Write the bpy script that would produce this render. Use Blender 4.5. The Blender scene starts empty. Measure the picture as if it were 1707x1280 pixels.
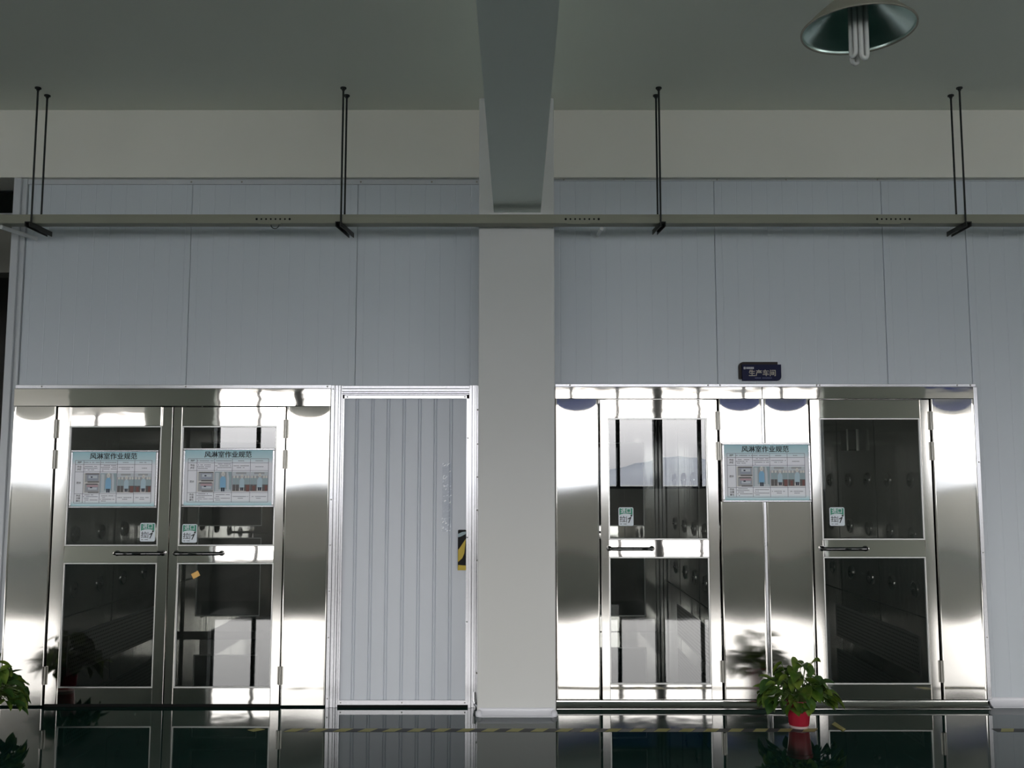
import bpy, bmesh, math, random
from mathutils import Vector, Matrix

C = bpy.context.scene.collection
SC = bpy.context.scene
PI = math.pi
FPX, PITCH, EYE, VPX = 1600.0, math.atan(0.1), 1.48, 861.0     # focal length in pixels, tilt, eye height

# ------------------------------------------------------------------ camera
cam_d = bpy.data.cameras.new('camera')
cam = bpy.data.objects.new('camera', cam_d)
C.objects.link(cam)
cam.location = (0, 0, EYE)
cam.rotation_euler = (PI / 2 + PITCH, 0, 0)
cam_d.sensor_width = 36
cam_d.lens = 36 * FPX / 1707
cam_d.shift_x = -(VPX - 853.5) / 1707
cam_d.clip_start, cam_d.clip_end = 0.05, 2000
SC.camera = cam

# ------------------------------------------------------------------ sky
SKY_STRENGTH = 8.0
world = bpy.data.worlds.new('sky')
SC.world = world
world.use_nodes = True
wn, wl = world.node_tree.nodes, world.node_tree.links
wn.clear()
w_out = wn.new('ShaderNodeOutputWorld')
w_bg = wn.new('ShaderNodeBackground')
w_tc = wn.new('ShaderNodeTexCoord')
w_sep = wn.new('ShaderNodeSeparateXYZ')
w_ramp = wn.new('ShaderNodeValToRGB')
wl.new(w_tc.outputs['Generated'], w_sep.inputs[0])
wl.new(w_sep.outputs['Z'], w_ramp.inputs[0])
wl.new(w_ramp.outputs[0], w_bg.inputs[0])
wl.new(w_bg.outputs[0], w_out.inputs[0])
w_bg.inputs[1].default_value = SKY_STRENGTH
cr = w_ramp.color_ramp
cr.elements[0].position, cr.elements[0].color = 0.0, (0.70, 0.70, 0.72, 1)
cr.elements[1].position, cr.elements[1].color = 1.0, (0.30, 0.48, 0.90, 1)
for p, c in ((0.025, (0.95, 0.95, 0.98)), (0.06, (1.45, 1.43, 1.44)), (0.10, (1.9, 1.86, 1.82)), (0.2, (2.1, 2.08, 2.06)), (0.45, (0.9, 1.0, 1.15))):
    e = cr.elements.new(p)
    e.color = (*c, 1)

# sun over the roof, from behind the panel wall: it lights the yard and the hills, none of it enters the hall
sun_d = bpy.data.lights.new('sun', 'SUN')
sun_d.energy, sun_d.angle, sun_d.color = 20.0, 0.01, (1.0, 0.96, 0.88)
sun = bpy.data.objects.new('sun', sun_d)
sun.rotation_euler = (math.radians(-42), 0, math.radians(-12))
sun.location = (0, 0, 20)
C.objects.link(sun)

# ------------------------------------------------------------------ exposure
SC.view_settings.view_transform = 'Standard'
SC.view_settings.look = 'None'
SC.view_settings.gamma = 1
SC.view_settings.exposure = -0.74
SC.view_settings.use_curve_mapping = False

# window openings of the wall behind the camera: x0, x1, sill, head
Y_FRONT = -6.86
BAYS = [(-6.2, 6.3, 1.3, 3.36), (-11.7, -9.2, 1.3, 2.9), (8.4, 11.7, 1.3, 2.9),
        (0.4, 6.3, 3.42, 3.92), (8.4, 11.7, 3.35, 3.92)]
ADDED_SIDE_BAYS = [(-5.5, -0.5, 1.0, 3.3)]                # unseen openings added to both end walls for daylight: y0, y1, sill, head
for (x0, x1, z0, z1) in BAYS:                       # daylight portals in the openings
    ld = bpy.data.lights.new('daylight_portal', 'AREA')
    ld.shape = 'RECTANGLE'
    ld.size, ld.size_y = x1 - x0, z1 - z0
    ld.cycles.is_portal = True
    lo = bpy.data.objects.new('daylight_portal', ld)
    lo.location = ((x0 + x1) / 2, Y_FRONT - 0.3, (z0 + z1) / 2)
    lo.rotation_euler = (PI / 2, 0, 0)
    C.objects.link(lo)

for (y0, y1, z0, z1) in ADDED_SIDE_BAYS:  # portals of the added side openings
    for s in (-1, 1):
        ld = bpy.data.lights.new('daylight_portal', 'AREA')
        ld.shape = 'RECTANGLE'
        ld.size, ld.size_y = z1 - z0, y1 - y0
        ld.cycles.is_portal = True
        lo = bpy.data.objects.new('daylight_portal', ld)
        lo.location = (s * 12.25, (y0 + y1) / 2, (z0 + z1) / 2)
        lo.rotation_euler = (0, s * PI / 2, 0)
        C.objects.link(lo)

# ------------------------------------------------------------------ materials
def mat(name, col, rough=0.5, metal=0.0, spec=0.5, ior=None, aniso=0.0, tangent=None, coat=0.0):
    m = bpy.data.materials.new(name)
    m.use_nodes = True
    b = m.node_tree.nodes['Principled BSDF']
    b.inputs['Base Color'].default_value = (*col, 1)
    b.inputs['Roughness'].default_value = rough
    b.inputs['Metallic'].default_value = metal
    b.inputs['Specular IOR Level'].default_value = spec
    if ior: b.inputs['IOR'].default_value = ior
    if coat: b.inputs['Coat Weight'].default_value = coat
    if tangent:
        b.inputs['Anisotropic'].default_value = aniso
        v = m.node_tree.nodes.new('ShaderNodeCombineXYZ')
        for i in range(3): v.inputs[i].default_value = tangent[i]
        m.node_tree.links.new(v.outputs[0], b.inputs['Tangent'])
    return m

def noise_colour(m, c0, c1, scale, stretch=(1, 1, 1), detail=3, lo=0.35, hi=0.65):
    """mottles the paint of a surface between two close colours"""
    n, l = m.node_tree.nodes, m.node_tree.links
    tc, mp, nz, rp = n.new('ShaderNodeTexCoord'), n.new('ShaderNodeMapping'), n.new('ShaderNodeTexNoise'), n.new('ShaderNodeValToRGB')
    mp.inputs['Scale'].default_value = stretch
    nz.inputs['Scale'].default_value = scale
    nz.inputs['Detail'].default_value = detail
    rp.color_ramp.elements[0].position, rp.color_ramp.elements[0].color = lo, (*c0, 1)
    rp.color_ramp.elements[1].position, rp.color_ramp.elements[1].color = hi, (*c1, 1)
    l.new(tc.outputs['Object'], mp.inputs[0]); l.new(mp.outputs[0], nz.inputs['Vector'])
    l.new(nz.outputs[0], rp.inputs[0]); l.new(rp.outputs[0], n['Principled BSDF'].inputs['Base Color'])
    return m

def bump(m, scale, strength, dist=0.01, stretch=(1, 1, 1), detail=2):
    n, l = m.node_tree.nodes, m.node_tree.links
    tc, mp, nz, bp = n.new('ShaderNodeTexCoord'), n.new('ShaderNodeMapping'), n.new('ShaderNodeTexNoise'), n.new('ShaderNodeBump')
    mp.inputs['Scale'].default_value = stretch
    nz.inputs['Scale'].default_value = scale
    nz.inputs['Detail'].default_value = detail
    bp.inputs['Strength'].default_value = strength
    bp.inputs['Distance'].default_value = dist
    l.new(tc.outputs['Object'], mp.inputs[0]); l.new(mp.outputs[0], nz.inputs['Vector'])
    l.new(nz.outputs[0], bp.inputs['Height']); l.new(bp.outputs[0], n['Principled BSDF'].inputs['Normal'])
    return m

def glass_mat(name, tint, ior, rough=0.0):
    m = bpy.data.materials.new(name)
    m.use_nodes = True
    n, l = m.node_tree.nodes, m.node_tree.links
    n.clear()
    o, mix, fr = n.new('ShaderNodeOutputMaterial'), n.new('ShaderNodeMixShader'), n.new('ShaderNodeFresnel')
    t, g = n.new('ShaderNodeBsdfTransparent'), n.new('ShaderNodeBsdfGlossy')
    t.inputs[0].default_value = (*tint, 1)
    g.inputs['Roughness'].default_value = rough
    g.inputs['Color'].default_value = (1, 1, 1, 1)
    fr.inputs['IOR'].default_value = ior
    l.new(fr.outputs[0], mix.inputs[0]); l.new(t.outputs[0], mix.inputs[1]); l.new(g.outputs[0], mix.inputs[2])
    l.new(mix.outputs[0], o.inputs[0])
    return m

STEEL = (0.62, 0.60, 0.565)
M = {}
M['sheet'] = mat('brushed_steel_sheet', STEEL, 0.115, 1, aniso=1.0, tangent=(1, 0, 0))
M['stile'] = mat('brushed_steel_upright', STEEL, 0.085, 1, aniso=0.85, tangent=(0, 0, 1))
M['rail'] = bump(mat('brushed_steel_rail', STEEL, 0.035, 1, aniso=0.8, tangent=(0, 0, 1)), 3, 0.02, 0.02, (1, 1, 3))
M['chrome'] = mat('polished_steel', (0.5, 0.49, 0.47), 0.12, 1)
M['handle'] = mat('dark_chrome', (0.13, 0.13, 0.13), 0.05, 1)
M['hinge'] = mat('hinge_steel', (0.33, 0.32, 0.29), 0.3, 1)
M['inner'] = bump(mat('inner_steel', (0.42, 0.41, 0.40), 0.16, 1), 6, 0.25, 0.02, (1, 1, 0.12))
M['alu'] = mat('aluminium', (0.50, 0.50, 0.52), 0.24, 1)
M['grille'] = mat('grille_plate', (0.34, 0.34, 0.34), 0.45, 0.3)
M['alu_paint'] = mat('pale_trim_paint', (0.58, 0.60, 0.63), 0.35)
M['alu_dull'] = mat('dull_aluminium', (0.52, 0.54, 0.56), 0.45, 1)
M['bead'] = mat('glazing_bead', (0.5, 0.5, 0.49), 0.3, 1)
M['panel'] = bump(mat('panel_paint', (0.60, 0.64, 0.69), 0.38, spec=0.5), 2.0, 0.05, 0.01, (1, 1, 0.3))
M['panel_white'] = mat('door_paint', (0.66, 0.69, 0.75), 0.4)
M['groove'] = mat('panel_joint', (0.16, 0.17, 0.18), 0.7)
M['paint'] = noise_colour(mat('wall_paint', (0.68, 0.68, 0.665), 0.7), (0.67, 0.67, 0.655), (0.69, 0.69, 0.68), 1.5)
M['paint_hall'] = mat('hall_paint', (0.82, 0.80, 0.75), 0.75)
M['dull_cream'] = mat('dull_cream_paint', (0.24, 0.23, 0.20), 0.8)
M['pier'] = mat('pier_darkening_grey', (0.34, 0.36, 0.32), 0.8)
M['cream'] = noise_colour(mat('cream_paint', (0.86, 0.84, 0.77), 0.75), (0.84, 0.82, 0.75), (0.87, 0.85, 0.78), 1.2)
M['ceil'] = noise_colour(mat('ceiling_paint', (0.86, 0.89, 0.80), 0.8), (0.85, 0.88, 0.79), (0.87, 0.90, 0.81), 0.8)
M['beam'] = mat('beam_paint', (0.88, 0.95, 0.90), 0.75)
M['cove'] = mat('white_cove', (0.72, 0.72, 0.77), 0.25, spec=0.6)
M['floor'] = bump(noise_colour(mat('green_epoxy', (0.01, 0.03, 0.026), 0.03, ior=1.23), (0.005, 0.022, 0.018), (0.009, 0.032, 0.026), 0.7), 2.2, 0.02, 0.02, (1, 1, 1))
M['black'] = mat('black_parts_and_gap_shade', (0.006, 0.006, 0.006), 0.8, spec=0.15)  # black fittings, and the strips painted as shade under the doors
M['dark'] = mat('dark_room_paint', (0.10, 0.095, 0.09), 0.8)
M['rod'] = mat('black_threaded_rod', (0.02, 0.022, 0.02), 0.5, 0.3)
M['bracket'] = mat('dark_bracket', (0.035, 0.035, 0.03), 0.5, 0.3)
M['tray'] = mat('trunking_paint', (0.27, 0.27, 0.21), 0.5)
M['white'] = mat('white_plastic', (0.75, 0.76, 0.75), 0.45)
M['glass'] = glass_mat('door_glass', (0.56, 0.58, 0.57), 2.0)
M['glass_dark'] = glass_mat('inner_door_glass', (0.5, 0.52, 0.52), 1.5)
M['glass_blue'] = glass_mat('blue_window_glass', (0.05, 0.075, 0.165), 1.3)
M['sash'] = mat('dark_window_sash', (0.015, 0.016, 0.018), 0.5)
M['hill'] = noise_colour(mat('hazy_hill', (0.3, 0.31, 0.33), 1, spec=0), (0.36, 0.36, 0.36), (0.46, 0.46, 0.455), 0.05)  # distance haze put into the pale grey colour
M['ground'] = mat('yard_concrete', (0.46, 0.44, 0.38), 0.9)
M['yellow'] = mat('yellow_tape', (0.55, 0.40, 0.03), 0.5)
M['tape_floor_yellow'] = mat('worn_yellow_tape', (0.34, 0.31, 0.10), 0.6)
M['tape_floor_dark'] = mat('worn_black_tape', (0.012, 0.014, 0.013), 0.6)
M['tape_black'] = mat('black_tape', (0.008, 0.008, 0.008), 0.6, spec=0.2)
M['orange'] = mat('orange_paper', (0.78, 0.46, 0.14), 0.7)
M['red'] = mat('red_plastic', (0.30, 0.013, 0.03), 0.35)
M['saucer'] = mat('clear_plastic_foot', (0.55, 0.42, 0.42), 0.25)
M['soil'] = mat('potting_soil', (0.025, 0.018, 0.012), 0.95)
M['leaf'] = noise_colour(mat('pothos_leaf', (0.05, 0.12, 0.02), 0.32), (0.042, 0.095, 0.011), (0.15, 0.205, 0.03), 14, lo=0.4, hi=0.7)
M['leaf_dark'] = noise_colour(mat('dark_pothos_leaf', (0.03, 0.08, 0.02), 0.35), (0.02, 0.06, 0.012), (0.06, 0.12, 0.022), 12)
M['stem'] = mat('pothos_stem', (0.12, 0.19, 0.05), 0.5)
M['navy'] = mat('navy_acrylic', (0.006, 0.008, 0.045), 0.4, spec=0.15)
M['bronze'] = mat('brown_acrylic', (0.022, 0.016, 0.013), 0.4, spec=0.2)
M['gold'] = mat('pale_gold_letters', (0.46, 0.43, 0.36), 0.4)
M['logo'] = mat('pale_letters', (0.45, 0.46, 0.5), 0.4)
M['faint'] = mat('faint_blue_letters', (0.10, 0.12, 0.26), 0.4)
M['ink'] = mat('black_ink', (0.02, 0.022, 0.03), 0.6)
M['ink_grey'] = mat('grey_ink', (0.20, 0.20, 0.25), 0.6)
M['green'] = mat('sticker_green', (0.03, 0.27, 0.17), 0.4)
M['sticker'] = mat('sticker_white', (0.72, 0.78, 0.84), 0.4)
M['lamp_out'] = mat('lamp_shell', (0.42, 0.40, 0.33), 0.45, 0.6)
M['lamp_in'] = mat('lamp_reflector', (0.64, 0.78, 0.73), 0.30, 1.0)  # teal tint of the floor's reflection put into the metal colour
M['tube'] = mat('white_tube_glass', (0.72, 0.72, 0.70), 0.2)
for nm, c in dict(p_grey=(0.42, 0.43, 0.45), p_pale=(0.62, 0.66, 0.70), p_box=(0.36, 0.39, 0.48), p_dark=(0.14, 0.13, 0.13),
                  p_gown=(0.26, 0.50, 0.72), p_gown_pale=(0.48, 0.62, 0.70), p_legs=(0.02, 0.03, 0.06), p_skin=(0.62, 0.60, 0.60),
                  p_brown=(0.22, 0.10, 0.09), p_teal=(0.36, 0.46, 0.50), p_white=(0.74, 0.73, 0.70), p_pink=(0.55, 0.38, 0.42)).items():
    M[nm] = mat('print_' + nm[2:], c, 0.6)

def sheet_print():
    """poster paper printed pale lilac with soft cyan bands along the top and bottom edge"""
    m = mat('poster_print', (0.7, 0.72, 0.8), 0.35)
    n, l = m.node_tree.nodes, m.node_tree.links
    tc, sp, rp = n.new('ShaderNodeTexCoord'), n.new('ShaderNodeSeparateXYZ'), n.new('ShaderNodeValToRGB')
    l.new(tc.outputs['Generated'], sp.inputs[0]); l.new(sp.outputs['Z'], rp.inputs[0])
    l.new(rp.outputs[0], n['Principled BSDF'].inputs['Base Color'])
    e = rp.color_ramp.elements
    e[0].position, e[0].color = 0.0, (0.46, 0.74, 0.80, 1)
    e[1].position, e[1].color = 1.0, (0.42, 0.70, 0.78, 1)
    for p, c in ((0.10, (0.88, 0.90, 0.95)), (0.75, (0.90, 0.90, 0.97)), (0.86, (0.58, 0.78, 0.84))):
        k = e.new(p); k.color = (*c, 1)
    return m
M['poster'] = sheet_print()

# ------------------------------------------------------------------ mesh helpers
def px(u, v, y):
    """x of the point that stands at depth y and shows at pixel (u, v)"""
    b = (640 - v) / FPX
    return (u - VPX) / FPX * y / (math.cos(PITCH) - b * math.sin(PITCH))

def pz(v, y):
    b = (640 - v) / FPX
    return EYE + y * (math.sin(PITCH) + b * math.cos(PITCH)) / (math.cos(PITCH) - b * math.sin(PITCH))

def box(bm, x0, x1, y0, y1, z0, z1, mi=0, bev=0.0):
    vs = [bm.verts.new((x, y, z)) for z in (z0, z1) for y in (y0, y1) for x in (x0, x1)]
    fs = [bm.faces.new([vs[i] for i in f]) for f in ((0, 2, 3, 1), (4, 5, 7, 6), (0, 1, 5, 4), (2, 6, 7, 3), (0, 4, 6, 2), (1, 3, 7, 5))]
    for f in fs: f.material_index = mi
    if bev:
        es = list({e for f in fs for e in f.edges})
        r = bmesh.ops.bevel(bm, geom=es, offset=bev, segments=2, affect='EDGES', profile=0.5)
        for f in r['faces']: f.material_index = mi
    return vs

def prism(bm, pts, y0, y1, mi=0):
    """a polygon in the x-z plane extruded from y0 (front) to y1 (back)"""
    a = [bm.verts.new((x, y0, z)) for x, z in pts]
    b = [bm.verts.new((x, y1, z)) for x, z in pts]
    fs = [bm.faces.new(a), bm.faces.new(b[::-1])]
    n = len(pts)
    for i in range(n):
        fs.append(bm.faces.new((a[i], b[i], b[(i + 1) % n], a[(i + 1) % n])))
    for f in fs: f.material_index = mi
    bmesh.ops.recalc_face_normals(bm, faces=fs)

def tube(bm, pts, r, n=10, mi=0, cap=True):
    pts = [Vector(p) for p in pts]
    rs = r if isinstance(r, (list, tuple)) else [r] * len(pts)
    rings, up = [], None
    for i, p in enumerate(pts):
        d = (pts[min(i + 1, len(pts) - 1)] - pts[max(i - 1, 0)]).normalized()
        if up is None:
            up = d.orthogonal().normalized()
        up = (up - d * up.dot(d)).normalized()
        s = d.cross(up)
        rings.append([bm.verts.new(p + (up * math.cos(2 * PI * k / n) + s * math.sin(2 * PI * k / n)) * rs[i]) for k in range(n)])
    fs = []
    for a, b in zip(rings, rings[1:]):
        for k in range(n):
            fs.append(bm.faces.new((a[k], a[(k + 1) % n], b[(k + 1) % n], b[k])))
    if cap:
        fs += [bm.faces.new(rings[0][::-1]), bm.faces.new(rings[-1])]
    for f in fs: f.material_index = mi
    return fs

def lathe(bm, prof, c=(0, 0, 0), n=32, mi=0, axis='z', close=False):
    """revolve (radius, height) pairs about an axis through c"""
    rings = []
    for r, h in prof:
        ring = []
        for k in range(n):
            t = 2 * PI * k / n
            p = {'z': (r * math.cos(t), r * math.sin(t), h), 'x': (h, r * math.cos(t), r * math.sin(t)), 'y': (r * math.cos(t), h, r * math.sin(t))}[axis]
            ring.append(bm.verts.new((c[0] + p[0], c[1] + p[1], c[2] + p[2])))
        rings.append(ring)
    fs = []
    for a, b in zip(rings, rings[1:]):
        for k in range(n):
            fs.append(bm.faces.new((a[k], a[(k + 1) % n], b[(k + 1) % n], b[k])))
    if close:
        fs += [bm.faces.new(rings[0][::-1]), bm.faces.new(rings[-1])]
    for f in fs: f.material_index = mi
    bmesh.ops.recalc_face_normals(bm, faces=fs)
    return fs

def root_of(o):
    while o.parent: o = o.parent
    return o

def obj(name, bm, mats, parent=None, smooth=False, origin=None):
    """link the mesh as ONE object; parts are stored relative to their thing"""
    if parent is not None:
        off = Vector(root_of(parent).location)
    elif origin is not None:
        off = Vector(origin)
    else:
        xs = [v.co for v in bm.verts]
        off = Vector(((min(p.x for p in xs) + max(p.x for p in xs)) / 2, (min(p.y for p in xs) + max(p.y for p in xs)) / 2, min(p.z for p in xs)))
    bmesh.ops.translate(bm, verts=bm.verts, vec=-off)
    me = bpy.data.meshes.new(name)
    bm.to_mesh(me)
    bm.free()
    for m in (mats if isinstance(mats, (list, tuple)) else [mats]):
        me.materials.append(M[m])
    if smooth:
        for p in me.polygons: p.use_smooth = True
    o = bpy.data.objects.new(name, me)
    C.objects.link(o)
    if parent is not None: o.parent = parent
    else: o.location = off
    return o

def shade_auto(o, deg=35):
    """smooth shading with hard edges kept"""
    me = o.data
    b = bmesh.new(); b.from_mesh(me)
    for f in b.faces: f.smooth = True
    for e in b.edges:
        if len(e.link_faces) == 2 and e.calc_face_angle(0) > math.radians(deg): e.smooth = False
    b.to_mesh(me); b.free()
    return o

def thing(name, label, cat, loc, group=None):
    o = bpy.data.objects.new(name, None)
    o.empty_display_size = 0.1
    C.objects.link(o)
    o.location = loc
    o['label'], o['category'] = label, cat
    if group: o['group'] = group
    return o

def tag(o, label, cat, group=None):
    o['label'], o['category'] = label, cat
    if group: o['group'] = group
    return o

def struct(name, bm, mats, parent=None, smooth=False):
    o = obj(name, bm, mats, parent, smooth)
    if parent is None: o['kind'] = 'structure'
    return o

def struct_root(name, loc):
    o = bpy.data.objects.new(name, None)
    C.objects.link(o)
    o.location = loc
    o['kind'] = 'structure'
    return o

def text_into(bm, body, x, z, y, height, mi=0, bold=0.0, align='CENTER', depth=0.0):
    """writes characters facing -y; (x, z) is the middle (or left end) of the line"""
    cu = bpy.data.curves.new('lettering', 'FONT')
    cu.body, cu.size, cu.align_x, cu.align_y = body, height, align, 'CENTER'
    cu.offset = bold
    cu.resolution_u = 2
    o = bpy.data.objects.new('lettering', cu)
    C.objects.link(o)
    bpy.context.view_layer.update()
    me = bpy.data.meshes.new_from_object(o.evaluated_get(bpy.context.evaluated_depsgraph_get()))
    n0, f0 = len(bm.verts), len(bm.faces)
    me.transform(Matrix.Translation((x, y, z)) @ Matrix.Rotation(PI / 2, 4, 'X'))
    bm.from_mesh(me)
    bm.faces.ensure_lookup_table()
    for f in bm.faces[f0:]: f.material_index = mi
    bpy.data.objects.remove(o)
    bpy.data.curves.remove(cu)
    bpy.data.meshes.remove(me)

def round_rect(x0, x1, z0, z1, r, n=5, corners=(1, 1, 1, 1)):
    """corner flags: bottom-left, bottom-right, top-right, top-left"""
    pts = []
    for (cx, cz, a0), on in zip(((x0 + r, z0 + r, PI), (x1 - r, z0 + r, 1.5 * PI), (x1 - r, z1 - r, 0), (x0 + r, z1 - r, 0.5 * PI)), corners):
        if on:
            for k in range(n + 1):
                a = a0 + PI / 2 * k / n
                pts.append((cx + r * math.cos(a), cz + r * math.sin(a)))
        else:
            sx = x0 if cx < (x0 + x1) / 2 else x1
            sz = z0 if cz < (z0 + z1) / 2 else z1
            pts.append((sx, sz))
    return pts

# ================================================================== THE SETTING
YW, YU = 6.50, 6.46                 # face of the panel wall, face of the steel fronts
ZC = 4.04                           # ceiling
Z_STRIP = 3.56                      # underside of the wall beam

b = bmesh.new(); box(b, -12, 12, Y_FRONT - 0.25, 12, -0.2, 0)
struct('floor', b, 'floor')
b = bmesh.new(); box(b, -12, 12, Y_FRONT - 0.25, 12, ZC, ZC + 0.2)
struct('ceiling', b, 'ceil')
for nm, xa, xb in (('wall_left', -12.2, -12), ('wall_right', 12, 12.2)):
    b = bmesh.new()
    y0, y1, z0, z1 = ADDED_SIDE_BAYS[0]
    box(b, xa, xb, Y_FRONT - 0.25, y0, -0.2, ZC + 0.2); box(b, xa, xb, y1, 12, -0.2, ZC + 0.2)
    box(b, xa, xb, y0, y1, -0.2, z0); box(b, xa, xb, y0, y1, z1, ZC + 0.2)
    struct(nm, b, 'paint_hall')
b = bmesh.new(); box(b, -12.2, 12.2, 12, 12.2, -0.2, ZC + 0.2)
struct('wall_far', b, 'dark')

# wall behind the camera with its window openings
def wall_with_openings(bm, xs, zs, holes, y0, y1):
    xs, zs = sorted(set(xs)), sorted(set(zs))
    for xa, xb in zip(xs, xs[1:]):
        for za, zb in zip(zs, zs[1:]):
            cx, cz = (xa + xb) / 2, (za + zb) / 2
            if not any(h[0] < cx < h[1] and h[2] < cz < h[3] for h in holes):
                box(bm, xa, xb, y0, y1, za, zb)
b = bmesh.new()
wall_with_openings(b, [-12, 12] + [h[0] for h in BAYS] + [h[1] for h in BAYS], [0, ZC] + [h[2] for h in BAYS] + [h[3] for h in BAYS],
                   BAYS, Y_FRONT - 0.25, Y_FRONT)
struct('wall_front', b, 'paint_hall')
for xa, xb in ((-9.2, -6.2), (6.3, 8.4)):                   # grey boxes added over the solid piers to darken their reflections
    b = bmesh.new(); box(b, xa, xb, Y_FRONT - 0.02, Y_FRONT + 0.12, 0, ZC)
    struct('pier_darkener', b, 'pier')

def window(n, bay, bars, thick=(), blue=False):
    x0, x1, z0, z1 = bay
    y0, y1 = Y_FRONT - 0.16, Y_FRONT - 0.10
    r = struct_root('window_%d' % n, ((x0 + x1) / 2, Y_FRONT - 0.13, z0))
    f = bmesh.new()
    w = 0.05
    box(f, x0, x1, y0, y1, z0, z0 + w); box(f, x0, x1, y0, y1, z1 - w, z1)
    box(f, x0, x0 + w, y0, y1, z0 + w, z1 - w); box(f, x1 - w, x1, y0, y1, z0 + w, z1 - w)
    for x in bars: box(f, x - 0.04, x + 0.04, y0, y1, z0 + w, z1 - w)
    for x in thick: box(f, x - 0.09, x + 0.09, y0 - 0.05, y1 + 0.1, z0 + w, z1 - w)
    obj('window_frame', f, 'sash', r)
    if blue:
        g = bmesh.new(); box(g, x0 + w, x1 - w, Y_FRONT - 0.134, Y_FRONT - 0.128, z0 + w, z1 - w)
        obj('window_pane', g, 'glass_blue', r)
window(1, BAYS[0], (-5.35, -3.6, -2.7, -1.75, 0.2, 1.15, 2.10, 3.79, 4.72, 5.5), (-4.5, -0.8, 2.92))
window(2, BAYS[1], (-10.4,))
window(3, BAYS[2], (9.5, 10.6))
window(4, BAYS[3], (1.9, 3.79, 5.1), (2.92,), True)
window(5, BAYS[4], (9.5, 10.6), (), True)

# outside: yard and hazy hills
b = bmesh.new(); box(b, -250, 250, -330, Y_FRONT - 0.3, -0.6, -0.3)
struct('ground_outside', b, 'ground')
b = bmesh.new()
random.seed(4)
N = 240
rows = []
for i in range(N + 1):
    x = -420 + 840 * i / N
    h = 3.2 + sum(a * math.exp(-((x - c) / w_) ** 2) for a, c, w_ in ((6.0, 62, 22), (4.0, 118, 30), (5.0, -95, 45), (3.0, -30, 25), (5, 230, 60), (6, -260, 70))) + 0.35 * random.uniform(-1, 1)
    rows.append([b.verts.new((x, -320, -0.4)), b.verts.new((x, -330 - h, 1 + h * 0.45)), b.verts.new((x, -350 - h, h + 1)), b.verts.new((x, -420, -0.4))])
for p, q in zip(rows, rows[1:]):
    for k in range(3): b.faces.new((p[k], q[k], q[k + 1], p[k + 1]))
struct('hills', b, 'hill', smooth=True)

# concrete: wall beam over the panels, cross beam, pillar
b = bmesh.new()
box(b, -12, -0.25, 6.455, 6.75, Z_STRIP, ZC); box(b, 0.25, 12, 6.455, 6.75, Z_STRIP, ZC)
struct('wall_beam', b, 'cream')
b = bmesh.new(); box(b, -0.15, 0.16, Y_FRONT, 6.24, 3.25, ZC)
struct('ceiling_beam', b, 'beam')
b = bmesh.new(); box(b, -0.25, 0.25, 6.24, 6.75, 0, ZC, bev=0.006)
pil = struct('pillar', b, 'paint')

def cove(bm, x0, x1, yw, r=0.05, mitre0=True, mitre1=True, n=8):
    """quarter-round skirting along a wall face, concave towards the room"""
    prof = [(yw - 0.004, r + 0.006)] + [(yw - r + r * math.sin(PI / 2 * k / n) - 0.004, r - r * math.cos(PI / 2 * (k / n)) + 0.002) for k in range(n, -1, -1)]
    prof = [(yw - 0.004, r + 0.006)]
    for k in range(n + 1):                                  # arc from the wall down to the floor
        a = PI / 2 * k / n
        prof.append((yw - r + r * math.cos(a) - 0.003, r - r * math.sin(a) + 0.003))
    prof += [(yw - r - 0.003, 0.0), (yw + 0.0, 0.0), (yw + 0.0, r + 0.006)]
    a = [bm.verts.new((x0, y, z)) for y, z in prof]
    c = [bm.verts.new((x1, y, z)) for y, z in prof]
    m = len(prof)
    fs = [bm.faces.new(a), bm.faces.new(c[::-1])]
    for i in range(m): fs.append(bm.faces.new((a[i], c[i], c[(i + 1) % m], a[(i + 1) % m])))
    bmesh.ops.recalc_face_normals(bm, faces=fs)
b = bmesh.new()
cove(b, -0.235, 0.235, 6.24, 0.042)
for s in (-1, 1):                                            # mitred corner pieces
    bmesh.ops.create_uvsphere(b, u_segments=12, v_segments=8, radius=0.03, matrix=Matrix.Translation((s * 0.238, 6.225, 0.012)) @ Matrix.Diagonal((0.7, 0.9, 0.9, 1)))
o = struct('baseboard_pillar', b, 'cove'); shade_auto(o)
b = bmesh.new(); cove(b, 3.115, 12, YW, 0.05)
o = struct('baseboard_right', b, 'cove'); shade_auto(o)

# ribbed panel wall
def ribbed(bm, x0, x1, z0, z1, y, pitch=0.105, dep=0.0013, half=0.005, back=0.05, phase=0.05, double=0.0):
    xs = [(x0 + 0.0012, 0.003), (x0 + 0.0035, 0)]
    x = x0 + phase
    while x < x1 - 0.03:
        for g in ((x - double, x + double) if double else (x,)):
            xs += [(g - half, 0), (g, dep), (g + half, 0)]
        x += pitch
    xs += [(x1 - 0.0035, 0), (x1 - 0.0012, 0.003)]
    fr = [[bm.verts.new((px_, y + d, z)) for px_, d in xs] for z in (z0, z1)]
    bk = [[bm.verts.new((xs[0][0], y + back, z)), bm.verts.new((xs[-1][0], y + back, z))] for z in (z0, z1)]
    fs = []
    for i in range(len(xs) - 1):
        fs.append(bm.faces.new((fr[0][i], fr[0][i + 1], fr[1][i + 1], fr[1][i])))
    fs.append(bm.faces.new((bk[0][0], bk[1][0], bk[1][1], bk[0][1])))
    fs.append(bm.faces.new((fr[0][0], fr[1][0], bk[1][0], bk[0][0])))
    fs.append(bm.faces.new((fr[0][-1], bk[0][1], bk[1][1], fr[1][-1])))
    fs.append(bm.faces.new(list(fr[1]) + [bk[1][1], bk[1][0]]))
    fs.append(bm.faces.new(list(fr[0])[::-1] + [bk[0][0], bk[0][1]]))
    bmesh.ops.recalc_face_normals(bm, faces=fs)

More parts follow.
